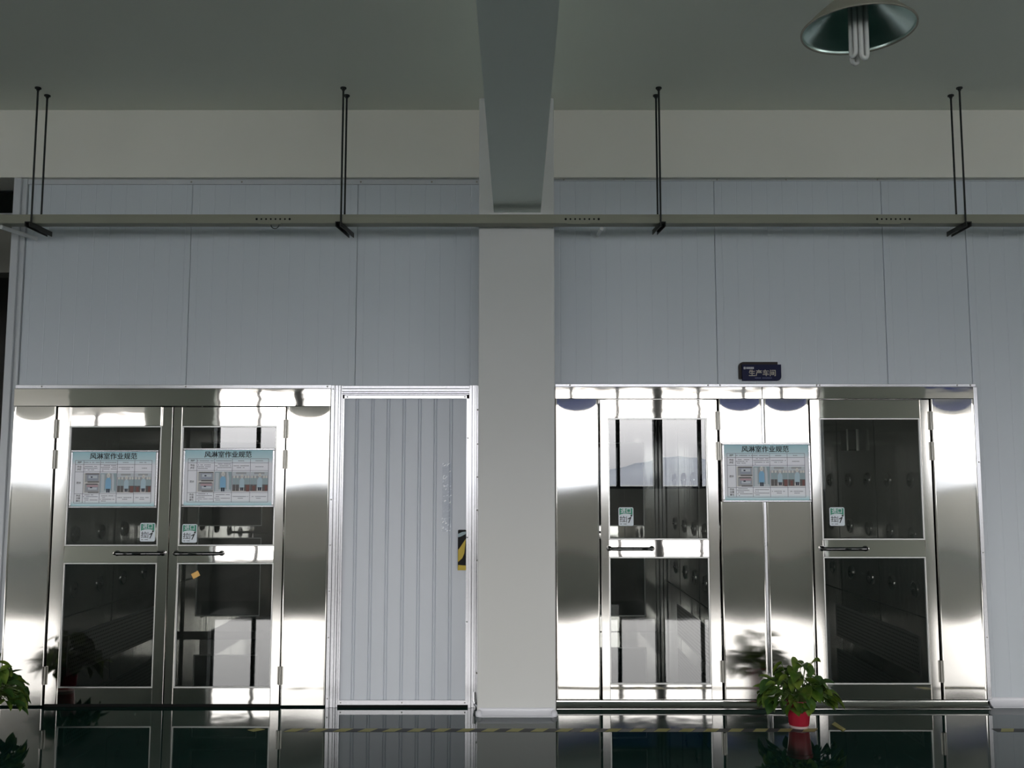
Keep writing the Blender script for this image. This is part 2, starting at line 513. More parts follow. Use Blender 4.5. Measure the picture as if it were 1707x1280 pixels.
wall = struct_root('wall_back', (0, YW, 0))
Z_HEAD = 2.118
for (x0, x1, z0) in ((-3.39, -2.25, Z_HEAD), (-2.25, -1.10, Z_HEAD), (-1.10, -0.25, Z_HEAD), (0.25, 1.37, Z_HEAD), (1.37, 2.53, Z_HEAD),
                     (2.53, 3.105, Z_HEAD), (3.105, 3.68, 0.03), (3.68, 4.84, 0.03), (4.84, 12, 0.03)):
    b = bmesh.new(); ribbed(b, x0, x1, z0, Z_STRIP, YW)
    obj('wall_panel', b, 'panel', wall)
b = bmesh.new(); box(b, -3.39, 12, YW + 0.05, YW + 0.06, Z_HEAD + 0.01, Z_STRIP, 0)
obj('panel_core', b, 'groove', wall)
b = bmesh.new(); box(b, 3.12, 12, YW + 0.05, YW + 0.06, 0.03, Z_HEAD)
obj('panel_core', b, 'groove', wall)

def rivets(bm, pts, y, r=0.005, mi=0):
    for x, z in pts:
        lathe(bm, [(r, 0), (r * 0.8, -0.0025), (0.0005, -0.0035)], (x, y, z), 8, mi, 'y', True)

# aluminium angle along the top of the panels
b = bmesh.new()
zt = pz(300, YW); zb = pz(308, YW)
box(b, -3.39, -0.25, YW - 0.012, YW + 0.02, zb, Z_STRIP - 0.002, 0, 0.002)
rivets(b, [(px(u, 304, YW), (zt + zb) / 2) for u in (320, 404, 602, 720, 795)], YW - 0.012, 0.007, 1)
struct('trim_1', b, ('alu_paint', 'hinge'))
b = bmesh.new()
box(b, 0.25, 12, YW - 0.008, YW + 0.02, pz(302, YW), Z_STRIP - 0.002, 0, 0.002)
rivets(b, [(px(u, 300, YW), pz(300, YW)) for u in (940, 1040, 1195, 1310, 1462)], YW - 0.008, 0.006, 1)
struct('trim_2', b, ('alu_dull', 'hinge'))
# thin strips above the steel fronts
b = bmesh.new()
box(b, -3.385, -1.25, YU - 0.005, YW + 0.02, 2.094, 2.120, 0, 0.002)
rivets(b, [(px(u, 644, YU), 2.108) for u in (70, 310, 546)], YU - 0.005, 0.006, 1)
struct('trim_3', b, ('alu', 'hinge'))
b = bmesh.new()
box(b, 0.26, 3.105, YU - 0.005, YW + 0.02, 2.106, 2.126, 0, 0.002)
rivets(b, [(px(u, 641, YU), 2.117) for u in (950, 1180, 1200, 1361, 1366, 1595, 1617)], YU - 0.005, 0.006, 1)
struct('trim_4', b, ('alu', 'hinge'))
# upright strip beside the right-hand steel front
b = bmesh.new(); box(b, 3.086, 3.112, YU - 0.004, YW + 0.02, 0.05, 2.106, 0, 0.002)
rivets(b, [(3.10, 1.0), (3.10, 1.6), (3.10, 0.45)], YU - 0.004, 0.005, 1)
struct('trim_5', b, ('alu', 'hinge'))
# corner post at the left end of the panel wall
b = bmesh.new()
box(b, -3.475, -3.425, YW - 0.035, YW + 0.12, 0, Z_STRIP, 0, 0.003)
box(b, -3.424, -3.392, YW - 0.015, YW + 0.12, 0, Z_STRIP, 0, 0.002)
struct('trim_6', b, 'alu_paint')

# the passage beyond the left end: lintel with a dark fanlight over it
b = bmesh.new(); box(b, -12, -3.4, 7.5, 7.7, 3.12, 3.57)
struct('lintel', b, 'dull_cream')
r = struct_root('window_6', (-5.0, 7.55, 3.57))
b = bmesh.new(); box(b, -12, -3.4, 7.52, 7.60, 3.57, 3.61); box(b, -12, -3.4, 7.52, 7.60, 3.80, ZC)
obj('window_frame', b, 'alu_dull', r)
b = bmesh.new(); box(b, -12, -3.4, 7.555, 7.565, 3.61, 3.80)
obj('window_pane', b, 'glass_dark', r)

# ================================================================== WHITE PANEL DOOR
door = struct_root('door_1', (-0.75, YU, 0))
b = bmesh.new()
xl0, xl1, xr0, xr1 = -1.248, -1.172, -0.318, -0.256
zt0, zt1 = 2.052, 2.116
def profile_v(bm, x0, x1, z0, z1):
    w = x1 - x0
    box(bm, x0, x1, YU + 0.004, YW + 0.03, z0, z1)
    for (f0, f1, d) in ((0.0, 0.30, 0.018), (0.34, 0.62, 0.012), (0.66, 0.82, 0.016), (0.86, 1.0, 0.006)):
        box(bm, x0 + w * f0, x0 + w * f1, YU - d, YU + 0.005, z0, z1, 0, 0.0015)
def profile_h(bm, x0, x1, z0, z1):
    w = z1 - z0
    box(bm, x0, x1, YU + 0.004, YW + 0.03, z0, z1)
    for (f0, f1, d) in ((0.0, 0.14, 0.006), (0.18, 0.34, 0.016), (0.38, 0.66, 0.012), (0.70, 1.0, 0.018)):
        box(bm, x0, x1, YU - d, YU + 0.005, z0 + w * f0, z0 + w * f1, 0, 0.0015)
profile_v(b, xl0, xl1, 0.0, zt1)
profile_v(b, xr0, xr1, 0.0, zt1)
profile_h(b, xl1 - 0.006, xr0 + 0.006, zt0, zt1 - 0.004)
rivets(b, [(xl0 + 0.012, z) for z in (0.06, 0.45, 0.75, 1.05, 1.35, 2.09)] + [(xr1 - 0.006, z) for z in (0.22, 0.95, 1.28, 1.5, 1.72, 1.95)], YU - 0.018, 0.005, 1)
# curved foot of the right jamb, running into the pillar skirting
tube(b, [(xr1 - 0.02, YU - 0.005, 0.10), (xr1 - 0.018, YU - 0.008, 0.05), (xr1 - 0.01, YU - 0.02, 0.025), (xr1 + 0.01, YU - 0.06, 0.014)], 0.014, 10, 0)
obj('door_frame', b, ('alu', 'hinge'), door)
b = bmesh.new()
ribbed(b, xl1 + 0.008, xr0 - 0.006, 0.03, 2.046, YU + 0.012, 0.106, 0.007, 0.0045, 0.035, 0.087, 0.008)
leaf = obj('door_leaf', b, 'panel_white', door)
b = bmesh.new()                                             # channel around the leaf
xa, xb_ = xl1 + 0.0005, xr0 - 0.0005
box(b, xa, xa + 0.012, YU - 0.004, YU + 0.05, 0.040, 2.050, 0, 0.001)
box(b, xb_ - 0.018, xb_, YU - 0.004, YU + 0.05, 0.040, 2.050, 0, 0.001)
box(b, xa, xb_, YU - 0.004, YU + 0.05, 2.026, 2.050, 0, 0.001)
box(b, xa, xb_, YU - 0.006, YU + 0.05, 0.016, 0.046, 0, 0.001)
rivets(b, [(xa + 0.02, 0.031), (-0.75, 0.031), (xb_ - 0.02, 0.031), (xa + 0.03, 2.038), (xb_ - 0.03, 2.038), (xb_ - 0.009, 1.76), (xb_ - 0.009, 1.1), (xb_ - 0.009, 0.55)], YU - 0.006, 0.005, 1)
obj('edge_channel', b, ('alu', 'hinge'), leaf)
b = bmesh.new(); box(b, xl1, xr0, YU + 0.006, YW + 0.05, 0, 0.0155)
obj('gap_shade_strip', b, 'black', door)  # black strip painting the shade of the gap under the leaf
# recessed pull wrapped in hazard tape
b = bmesh.new()
hx0, hx1 = px(763.5, 910, YU), px(777, 910, YU)
hz0, hz1 = pz(950, YU), pz(883, YU)
yh = YU - 0.004
prism(b, round_rect(hx0, hx1, hz0, hz1, 0.006), yh - 0.012, YU + 0.02, 0)
w, h = hx1 - hx0, hz1 - hz0
def strip(pts, mi, d): prism(b, [(hx0 + w * a, hz0 + h * c) for a, c in pts], yh - 0.012 - d, yh - 0.011, mi)
strip([(0, 0.0), (1, 0.0), (1, 0.115), (0.05, 0.13)], 1, 0.003)
strip([(0.02, 0.20), (0.04, 0.50), (0.98, 0.78), (0.80, 0.42), (0.55, 0.30)], 1, 0.002)
strip([(0.0, 0.82), (0.0, 0.90), (0.55, 0.95), (0.98, 0.96), (0.98, 0.90), (0.3, 0.83)], 2, 0.002)
obj('door_pull', b, ('tape_black', 'yellow', 'p_teal'), leaf)
# crinkled strip of clear tape left on the leaf
b = bmesh.new()
random.seed(9)
tx0, tx1, tz0, tz1 = px(737, 830, YU), px(752, 830, YU), pz(886, YU), pz(772, YU)
nx, nz = 7, 46
g = [[b.verts.new((tx0 + (tx1 - tx0) * i / nx + random.uniform(-.0006, .0006), YU + 0.009 - random.uniform(0, 0.0045) * (1 if 6 < j < 44 else 0.4), tz0 + (tz1 - tz0) * j / nz)) for i in range(nx + 1)] for j in range(nz + 1)]
for j in range(nz):
    for i in range(nx): b.faces.new((g[j][i], g[j][i + 1], g[j + 1][i + 1], g[j + 1][i]))
M['clear_tape'] = glass_mat('clear_tape', (0.93, 0.94, 0.95), 1.5, 0.05)
obj('clear_tape', b, 'clear_tape', leaf)

# ================================================================== AIR SHOWER FRONTS
def sheet(bm, x0, x1, z0, z1, y, seed, dome=True, amp=0.00045, foot=0.0):
    """thin steel sheet, gently oil-canned, pressed back where it meets the header"""
    rnd = random.Random(seed)
    ph = [rnd.uniform(0, 6.28) for _ in range(4)]
    nx = 20
    zs, z = [], z0
    while z < z1 - 0.001:
        zs.append(z)
        z += 0.007 if (z > z1 - 0.16 or z < z0 + 0.06) else 0.025
    zs.append(z1)
    w, xc = x1 - x0, (x0 + x1) / 2
    front = []
    for z in zs:
        row = []
        for i in range(nx + 1):
            x = x0 + w * i / nx
            xn = (x - xc) / (w / 2)
            e = math.sin(PI * i / nx)
            d = amp * (math.sin(5.2 * z + ph[0]) * e + 0.7 * math.sin(8.3 * z + ph[1]) * math.cos(1.4 * xn + ph[2]))
            if dome:
                h = 0.105 * max(1 - xn * xn, 0.0) ** 0.5 + 1e-4
                s = (z1 - z) / h
                if s < 1:                                   # pressed-back lip: short bend, then a steady lean
                    q = 1 - s
                    d += h * 0.026 * (q * q / 0.6 if q < 0.3 else q - 0.15)
            if foot:
                s = (z - z0) / 0.05
                if s < 1: d += 0.05 * foot * (1 - s) ** 2 / 2
            row.append(bm.verts.new((x, y + d, z)))
        front.append(row)
    for a, c in zip(front, front[1:]):
        for i in range(nx): bm.faces.new((a[i], a[i + 1], c[i + 1], c[i])).smooth = True
    yb = y + 0.03                                            # returned edges and back
    k = [bm.verts.new((x0, yb, z0)), bm.verts.new((x1, yb, z0)), bm.verts.new((x1, yb, z1)), bm.verts.new((x0, yb, z1))]
    bm.faces.new((k[0], k[3], k[2], k[1]))
    bm.faces.new([r[0] for r in front][::-1] + [k[0], k[3]])
    bm.faces.new([r[-1] for r in front] + [k[2], k[1]])
    bm.faces.new(front[-1] + [k[2], k[3]])
    bm.faces.new(front[0][::-1] + [k[0], k[1]])

def leaf_door(parent, x0, x1, z0, z1, glass, y, depth=0.045, hinge_x=None, hinges=(), handle=None, bowed=0.0, pane_mat='glass', name='door'):
    """glass: (gx0, gx1, upper top, upper bottom, lower top, lower bottom)"""
    gx0, gx1, ut, ub, lt, lb = glass
    b = bmesh.new()
    e = 0.0015
    box(b, x0, gx0, y, y + depth, z0, z1, 0, e); box(b, gx1, x1, y, y + depth, z0, z1, 0, e)
    for za, zb in ((z0, lb), (lt, ub), (ut, z1)):
        n0 = len(b.verts)
        box(b, gx0 + 0.0006, gx1 - 0.0006, y + 0.0015, y + depth - 0.001, za, zb, 1, e)
        if zb == z1 and bowed:                              # the top rail of this leaf is sprung forward at one end
            b.verts.ensure_lookup_table()
            for v in b.verts[n0:]:
                if v.co.y < y + 0.01: v.co.y -= (v.co.x - (gx0 + gx1) / 2 + 0.1) * bowed
        if za == lt:                                        # the mid rail is pressed slightly out at its foot
            b.verts.ensure_lookup_table()
            for v in b.verts[n0:]:
                if v.co.y < y + 0.01: v.co.y += ((v.co.z - (za + zb) / 2)) * 0.055
    d = obj(name, b, ('stile', 'rail'), parent)
    for za, zb in ((lb, lt), (ub, ut)):
        b = bmesh.new()
        w = 0.009
        ya, yb = y + 0.004, y + 0.022
        box(b, gx0, gx1, ya, yb, za, za + w, 0, 0.001); box(b, gx0, gx1, ya, yb, zb - w, zb, 0, 0.001)
        box(b, gx0, gx0 + w, ya, yb, za + w, zb - w, 0, 0.001); box(b, gx1 - w, gx1, ya, yb, za + w, zb - w, 0, 0.001)
        obj('glazing_bead', b, 'bead', d)
        b = bmesh.new(); box(b, gx0 + 0.004, gx1 - 0.004, y + 0.012, y + 0.018, za + 0.004, zb - 0.004)
        # a single sheet keeps one reflection per pane
        bmesh.ops.delete(b, geom=[f for f in b.faces if f.calc_center_median().y > y + 0.0125], context='FACES')
        obj('glass_pane', b, pane_mat, d)
    if handle:
        ha, hb, hz = handle
        b = bmesh.new()
        o_, rr = 0.055, 0.0115
        pts = [(ha, y + 0.001, hz), (ha, y - o_ + 0.02, hz), (ha + 0.006, y - o_ + 0.007, hz), (ha + 0.02, y - o_, hz),
               (hb - 0.02, y - o_, hz), (hb - 0.006, y - o_ + 0.007, hz), (hb, y - o_ + 0.02, hz), (hb, y + 0.001, hz)]
        tube(b, pts, rr, 14)
        for hx in (ha, hb): lathe(b, [(0.018, 0), (0.018, -0.004), (0.013, -0.006)], (hx, y, hz), 16, 0, 'y', True)
        shade_auto(obj('handle', b, 'handle', d))
    for (za, zb) in hinges:
        b = bmesh.new()
        tube(b, [(hinge_x, y - 0.006, za), (hinge_x, y - 0.006, zb)], 0.0095, 12)
        box(b, hinge_x - 0.018, hinge_x + 0.018, y - 0.003, y + 0.002, za, zb, 0, 0.0005)
        obj('hinge', b, 'hinge', d)
    return d

def nozzle_mesh(sx):
    b = bmesh.new()
    lathe(b, [(0.062, 0), (0.062, 0.010 * sx), (0.054, 0.014 * sx), (0.050, 0.010 * sx)], (0, 0, 0), 24, 1, 'x')
    lathe(b, [(0.050, 0.010 * sx), (0.030, 0.002 * sx), (0.012, 0.004 * sx), (0.0005, 0.006 * sx)], (0, 0, 0), 24, 0, 'x')
    bmesh.ops.create_uvsphere(b, u_segments=10, v_segments=6, radius=0.010, matrix=Matrix.Translation((0.016 * sx, 0, 0)))
    me = bpy.data.meshes.new('nozzle')
    for f in b.faces: f.smooth = True
    b.to_mesh(me); b.free()
    for m in ('black', 'chrome'): me.materials.append(M[m])
    return me
NOZ = {1: nozzle_mesh(1), -1: nozzle_mesh(-1)}

def chamber(parent, x0, x1, side, yend, z_floor=0.02, twin=False, centre=None):
    """steel lined box behind the glazed doors; side: which wall carries the nozzles (+1 right, -1 left)"""
    y0 = YU + 0.07
    zc = 2.0
    for x, s in ((x0, -1), (x1, 1)):
        b = bmesh.new()
        xa, xb = (x - 0.03, x) if s < 0 else (x, x + 0.03)
        box(b, xa, xb, y0, yend, z_floor, zc)
        if s == side:                                       # pressed seams of the lining
            for yy in (7.68, 8.58):
                box(b, x - 0.002 if s > 0 else x, x if s > 0 else x + 0.002, yy - 0.004, yy + 0.004, z_floor, zc, 1)
            for zz in (0.52,):
                box(b, x - 0.002 if s > 0 else x, x if s > 0 else x + 0.002, y0, yend, zz - 0.004, zz + 0.004, 1)
        obj('inner_wall', b, ('inner', 'black'), parent)
    b = bmesh.new(); box(b, x0 - 0.03, x1 + 0.03, y0, yend, zc, zc + 0.03)
    obj('inner_ceiling', b, 'inner', parent)
    b = bmesh.new(); box(b, x0 - 0.03, x1 + 0.03, YU + 0.05, yend, z_floor - 0.018, z_floor)
    obj('inner_floor', b, 'floor', parent)
    xw = x1 if side > 0 else x0
    inward = -side
    loc = Vector(root_of(parent).location)
    for z in (0.70, 1.09, 1.48):
        for y in (7.0, 7.43, 7.87, 8.32, 8.80):
            o = bpy.data.objects.new('nozzle', NOZ[inward])
            C.objects.link(o)
            o.parent = parent
            o.location = Vector((xw, y, z)) - loc
    b = bmesh.new()                                         # perforated return-air plate near the floor
    xa, xb = sorted((xw, xw + inward * 0.004))
    box(b, xa, xb, 6.95, 8.75, 0.10, 0.38, 0)
    xf = xw + inward * 0.0052
    for i in range(62):
        for j in range(9):
            yy, zz = 6.985 + i * 0.028 + (0.014 if j % 2 else 0), 0.125 + j * 0.029
            if yy > 8.73: continue
            q = [b.verts.new((xf, yy + dy, zz + dz)) for dy, dz in ((-0.006, 0), (0, -0.009), (0.006, 0), (0, 0.009))]
            f = b.faces.new(q); f.material_index = 1
    obj('return_air_grille', b, ('grille', 'black'), parent)
    # inner doors in the end wall
    ye = yend - 0.05
    def inner(xa, xb, hand):
        d = leaf_door(parent, xa, xb, 0.05, 1.95, (xa + 0.10, xb - 0.10, 1.84, 1.04, 0.93, 0.19), ye,
                      handle=(hand[0], hand[1], 0.985), pane_mat='glass_dark', name='inner_door')
    if twin:
        inner(x0 + 0.02, centre - 0.005, (centre - 0.40, centre - 0.06))
        inner(centre + 0.005, x1 - 0.02, (centre + 0.06, centre + 0.40))
    else:
        inner(x0 + 0.01, x1 - 0.11, (x0 + 0.05, x0 + 0.36))
        b = bmesh.new()
        for k in range(3): box(b, x1 - 0.105 + 0.035 * k, x1 - 0.075 + 0.035 * k - 0.002, ye - 0.01 * (k % 2), ye + 0.045, z_floor, zc, 0, 0.002)
        obj('end_post', b, 'inner', parent)

# ---- left front: two doors between plain panels
left = thing('air_shower_room', 'stainless steel air shower front with a pair of glazed doors, left of the white door', 'air shower', (-2.32, YU, 0), 'stainless steel air shower fronts')
b = bmesh.new()
box(b, -3.388, -1.252, YU - 0.012, YU + 0.06, 1.975, 2.093, 0, 0.002)
obj('header', b, 'rail', left)
for (x0, x1, sd) in ((-3.388, -3.100, 3), (-1.548, -1.252, 8)):
    b = bmesh.new(); sheet(b, x0, x1, 0.006, 1.975, YU, sd)
    obj('side_panel', b, 'sheet', left)
HL = [(1.760, 1.885), (1.555, 1.680), (0.145, 0.262)]
gl = (1.842, 1.043, 0.933, 0.122)
leaf_door(left, -3.092, -2.318, 0.020, 1.970, (-3.010, -2.389, *gl), YU, hinge_x=-3.096, hinges=HL, handle=(-2.655, -2.350, 0.996), bowed=0.05)
leaf_door(left, -2.310, -1.556, 0.020, 1.970, (-2.254, -1.614, *gl), YU, hinge_x=-1.552, hinges=HL, handle=(-2.262, -1.960, 0.996))
chamber(left, -3.18, -1.46, -1, 9.35, 0.012, True, -2.34)
b = bmesh.new(); box(b, -3.10, -1.55, YU + 0.012, YU + 0.05, 0.0005, 0.0195)
obj('gap_shade_strip', b, 'black', left)  # darkness below the two glazed doors, put in as a black strip

# ---- right front: two single doors with plain panels between
right = thing('air_shower_room', 'wide stainless steel air shower front with two separate glazed doors, right of the pillar', 'air shower', (1.68, YU, 0), 'stainless steel air shower fronts')
b = bmesh.new()
box(b, 0.262, 1.655, YU - 0.012, YU + 0.06, 2.026, 2.105, 0, 0.0015); box(b, 1.658, 3.084, YU - 0.012, YU + 0.06, 2.026, 2.105, 0, 0.0015)
obj('header', b, 'rail', right)
ZB = 0.046
for (x0, x1, sd) in ((0.262, 0.552, 5), (1.362, 1.650, 6), (1.668, 1.968, 7), (2.794, 3.084, 12)):
    b = bmesh.new(); sheet(b, x0, x1, ZB, 2.026, YU, sd)
    obj('side_panel', b, 'sheet', right)
b = bmesh.new(); box(b, 1.650, 1.668, YU - 0.003, YU + 0.03, ZB, 2.026, 0, 0.002)
obj('cover_strip', b, 'alu', right)
HR = [(1.815, 1.940), (1.612, 1.735), (0.160, 0.300)]
gr = (1.895, 1.083, 0.972, 0.145)
leaf_door(right, 0.564, 1.350, ZB + 0.004, 2.020, (0.6146, 1.281, *gr), YU, hinge_x=1.356, hinges=HR, handle=(0.617, 0.900, 1.027))
leaf_door(right, 1.980, 2.783, ZB + 0.004, 2.020, (2.039, 2.721, *gr), YU, hinge_x=2.789, hinges=HR, handle=(2.030, 2.320, 1.027))
chamber(right, 0.50, 1.44, 1, 9.35, ZB)
chamber(right, 1.93, 2.86, 1, 9.35, ZB)
b = bmesh.new(); cove(b, 0.262, 3.084, YU, 0.045)
shade_auto(obj('skirting', b, 'chrome', right))
b = bmesh.new()                                             # control display inside the right-hand chamber
box(b, 2.775, 2.86, 8.06, 8.22, 1.73, 1.90, 1, 0.003)
for xa in (2.768, 2.848): box(b, xa, xa + 0.012, 8.052, 8.06, 1.725, 1.905, 0)
obj('control_box', b, ('hinge', 'black'), right)

# ================================================================== NOTICES
def dashes(bm, x0, x1, z, y, rnd, h=0.0045, mi=0):
    """a line of print too small to read"""
    x = x0
    while x < x1 - 0.004:
        w = rnd.uniform(0.004, 0.0075)
        if rnd.random() > 0.12:
            k = [bm.verts.new(p) for p in ((x, y, z - h / 2), (min(x + w, x1), y, z - h / 2), (min(x + w, x1), y, z + h / 2), (x, y, z + h / 2))]
            bm.faces.new(k).material_index = mi
        x += w + 0.002

def poster(x0, x1, z0, z1, y, label, seed):
    t = thing('notice_poster', label, 'poster', ((x0 + x1) / 2, y, z0), 'air shower rules posters')
    w, h = x1 - x0, z1 - z0
    P = lambda a, c: (x0 + w * a, z1 - h * c)
    rnd = random.Random(seed)
    f = bmesh.new()
    e = 0.013
    box(f, x0, x1, y - 0.010, y + 0.008, z1 - e, z1, 0, 0.003); box(f, x0, x1, y - 0.010, y + 0.008, z0, z0 + e, 0, 0.003)
    box(f, x0, x0 + e, y - 0.010, y + 0.008, z0 + e, z1 - e, 0, 0.003); box(f, x1 - e, x1, y - 0.010, y + 0.008, z0 + e, z1 - e, 0, 0.003)
    obj('poster_frame', f, 'alu', t)
    s = bmesh.new(); box(s, x0 + e, x1 - e, y - 0.004, y + 0.006, z0 + e, z1 - e)
    obj('printed_sheet', s, 'poster', t)
    yt = y - 0.0052
    L = bmesh.new()                                         # ruled table
    cols, rows = (.055, .153, .344, .539, .737, .935), (.18, .25, .38, .755, .915)
    lw = 0.0011
    for c in cols: box(L, P(c, 0)[0] - lw, P(c, 0)[0] + lw, yt, yt + 0.001, P(0, rows[-1])[1], P(0, rows[0])[1])
    for r_ in rows: box(L, P(cols[0], 0)[0], P(cols[-1], 0)[0], yt, yt + 0.001, P(0, r_)[1] - lw, P(0, r_)[1] + lw)
    obj('table_lines', L, 'ink_grey', t)
    T = bmesh.new()
    for dx in (-0.0008, 0, 0.0008):           # heavy strokes
        tx, tz = P(.49, .115)
        text_into(T, '风淋室作业规范', tx + dx, tz + dx * 0.4, yt, 0.0455)
    obj('title_lettering', T, 'ink', t)
    T = bmesh.new()
    T.free()
    for head in ((('流程', .215),), (('作业', .292), ('步骤', .338)), (('图示', .57),), (('作业', .79), ('注意', .835), ('事项', .88))):
        T = bmesh.new()
        for body, c in head: text_into(T, body, *P(.104, c), yt, 0.0145, 0, 0.0002)
        obj('row_heading', T, 'ink', t)
    T = bmesh.new()
    lines = [(0, .215, .01, .99), (1, .215, .03, .97), (2, .215, .32, .66), (3, .215, .28, .70),
             (0, .285, .06, .80), (0, .315, .02, .82), (0, .345, .06, .62), (1, .27, .2, .92), (1, .30, .05, .95), (1, .33, .10, .95), (1, .36, .12, .2),
             (2, .30, .08, .92), (2, .33, .25, .75), (3, .315, .28, .72),
             (0, .775, .12, .70), (0, .803, .04, .95), (0, .832, .1, .5), (0, .862, .06, .97), (0, .892, .14, .2),
             (1, .79, .12, .95), (1, .82, .12, .35), (1, .85, .06, .95), (1, .88, .12, .40), (2, .82, .08, .92), (2, .85, .36, .66), (3, .82, .12, .90), (3, .85, .36, .66)]
    for k, c, a, d in lines:
        xa, xb = cols[k + 1], cols[k + 2]
        dashes(T, P(xa + (xb - xa) * a, 0)[0], P(xa + (xb - xa) * d, 0)[0], P(0, c)[1], yt, rnd, 0.0042, 0)
    obj('small_print', T, 'ink_grey', t)['kind'] = 'stuff'
    ny = [yt]
    def pic(k, base, shapes):
        g = bmesh.new()
        names = [base] + sorted({s_[0] for s_ in shapes})
        ax, bx_ = P(cols[k + 1] + .006, 0)[0], P(cols[k + 2] - .004, 0)[0]
        az, bz = P(0, .74)[1], P(0, .40)[1]
        Q = lambda a, c: (ax + (bx_ - ax) * a, az + (bz - az) * c)
        yy = [yt - 0.0002]
        def poly(pts, mi):
            f = g.faces.new([g.verts.new((*[Q(*p)[0]], yy[0], Q(*p)[1])) for p in pts])
            f.material_index = mi
            f.normal_update()
            if f.normal.y > 0: f.normal_flip()
            yy[0] -= 0.00006
        poly([(0, 0), (1, 0), (1, 1), (0, 1)], 0)
        for s_ in shapes:
            mi = names.index(s_[0])
            if s_[1] == 'r':
                a, c, d, e_ = s_[2:]
                poly([(a, c), (d, c), (d, e_), (a, e_)], mi)
            elif s_[1] == 'e':
                a, c, ra, rc = s_[2:]
                poly([(a + ra * math.cos(q * PI / 6), c + rc * math.sin(q * PI / 6)) for q in range(12)], mi)
            else:
                poly(s_[2], mi)
        obj('picture', g, names, t)
    pic(0, 'p_white', [('p_grey', 'r', .08, .54, .98, .98), ('p_dark', 'r', .1, .94, .98, .99), ('p_box', 'r', .22, .62, .92, .92), ('p_pale', 'r', .30, .74, .86, .88), ('p_legs', 'r', .44, .77, .56, .83),
                       ('p_dark', 'r', .25, .52, .98, .58), ('p_white', 'r', .02, .475, .98, .515), ('p_grey', 'r', .08, .02, .98, .46), ('p_dark', 'r', .14, .41, .9, .47), ('p_pink', 'r', .22, .26, .92, .40),
                       ('p_box', 'r', .22, .13, .92, .30), ('p_pale', 'r', .30, .16, .86, .27), ('p_legs', 'r', .42, .24, .56, .30), ('p_dark', 'r', .3, .0, .98, .05)])
    def figure(x, z0_, s, gown):
        return [('p_legs', 'r', x - .10 * s, z0_, x - .01 * s, z0_ + .24 * s), ('p_legs', 'r', x + .01 * s, z0_, x + .10 * s, z0_ + .24 * s),
                (gown, 'p', [(x - .17 * s, z0_ + .18 * s), (x + .17 * s, z0_ + .18 * s), (x + .16 * s, z0_ + .60 * s), (x + .07 * s, z0_ + .72 * s), (x - .07 * s, z0_ + .72 * s), (x - .17 * s, z0_ + .58 * s)]),
                ('p_white', 'e', x, z0_ + .82 * s, .10 * s, .12 * s), ('p_skin', 'e', x, z0_ + .80 * s, .05 * s, .05 * s)]
    pic(1, 'p_teal', [('p_pale', 'r', .05, .10, .25, .95), ('p_grey', 'r', .30, .2, .72, .98), ('p_pale', 'p', [(.74, .0), (.98, .0), (.80, .98), (.70, .98)]), ('p_teal', 'r', .86, .1, .98, .95), ('p_pale', 'r', .05, .0, .9, .12)]
        + figure(.50, .02, 1.05, 'p_gown'))
    crowd = lambda xs: [('p_pale', 'r', .0, .80, 1, 1), ('p_grey', 'r', .2, .88, .8, .97), ('p_skin', 'r', 0, 0, 1, .16)] + \
        [q for x in xs for q in (('p_dark', 'r', x - .09, .04, x + .09, .40), ('p_teal', 'r', x - .09, .36, x + .09, .68), ('p_white', 'e', x, .74, .06, .07))]
    pic(2, 'p_grey', crowd((.1, .3, .78, .93)) + [('p_brown', 'r', .80, .02, .99, .34)] + figure(.56, .06, .86, 'p_gown_pale'))
    pic(3, 'p_grey', crowd((.08, .27, .78, .92)) + [('p_brown', 'r', .12, .04, .28, .30), ('p_brown', 'r', .84, .04, .98, .32)] + figure(.54, .06, .92, 'p_gown_pale'))
    return t
YP = YU - 0.009
poster(-2.985, -2.402, 1.294, 1.680, YP, 'framed rules poster on the leftmost door, with dark glass all around it', 1)
poster(-2.232, -1.620, 1.300, 1.692, YP, 'framed rules poster on the door just left of the white door', 2)
poster(1.376, 1.966, 1.334, 1.728, YU - 0.016, 'framed rules poster on plain steel panels beneath the navy sign', 3)

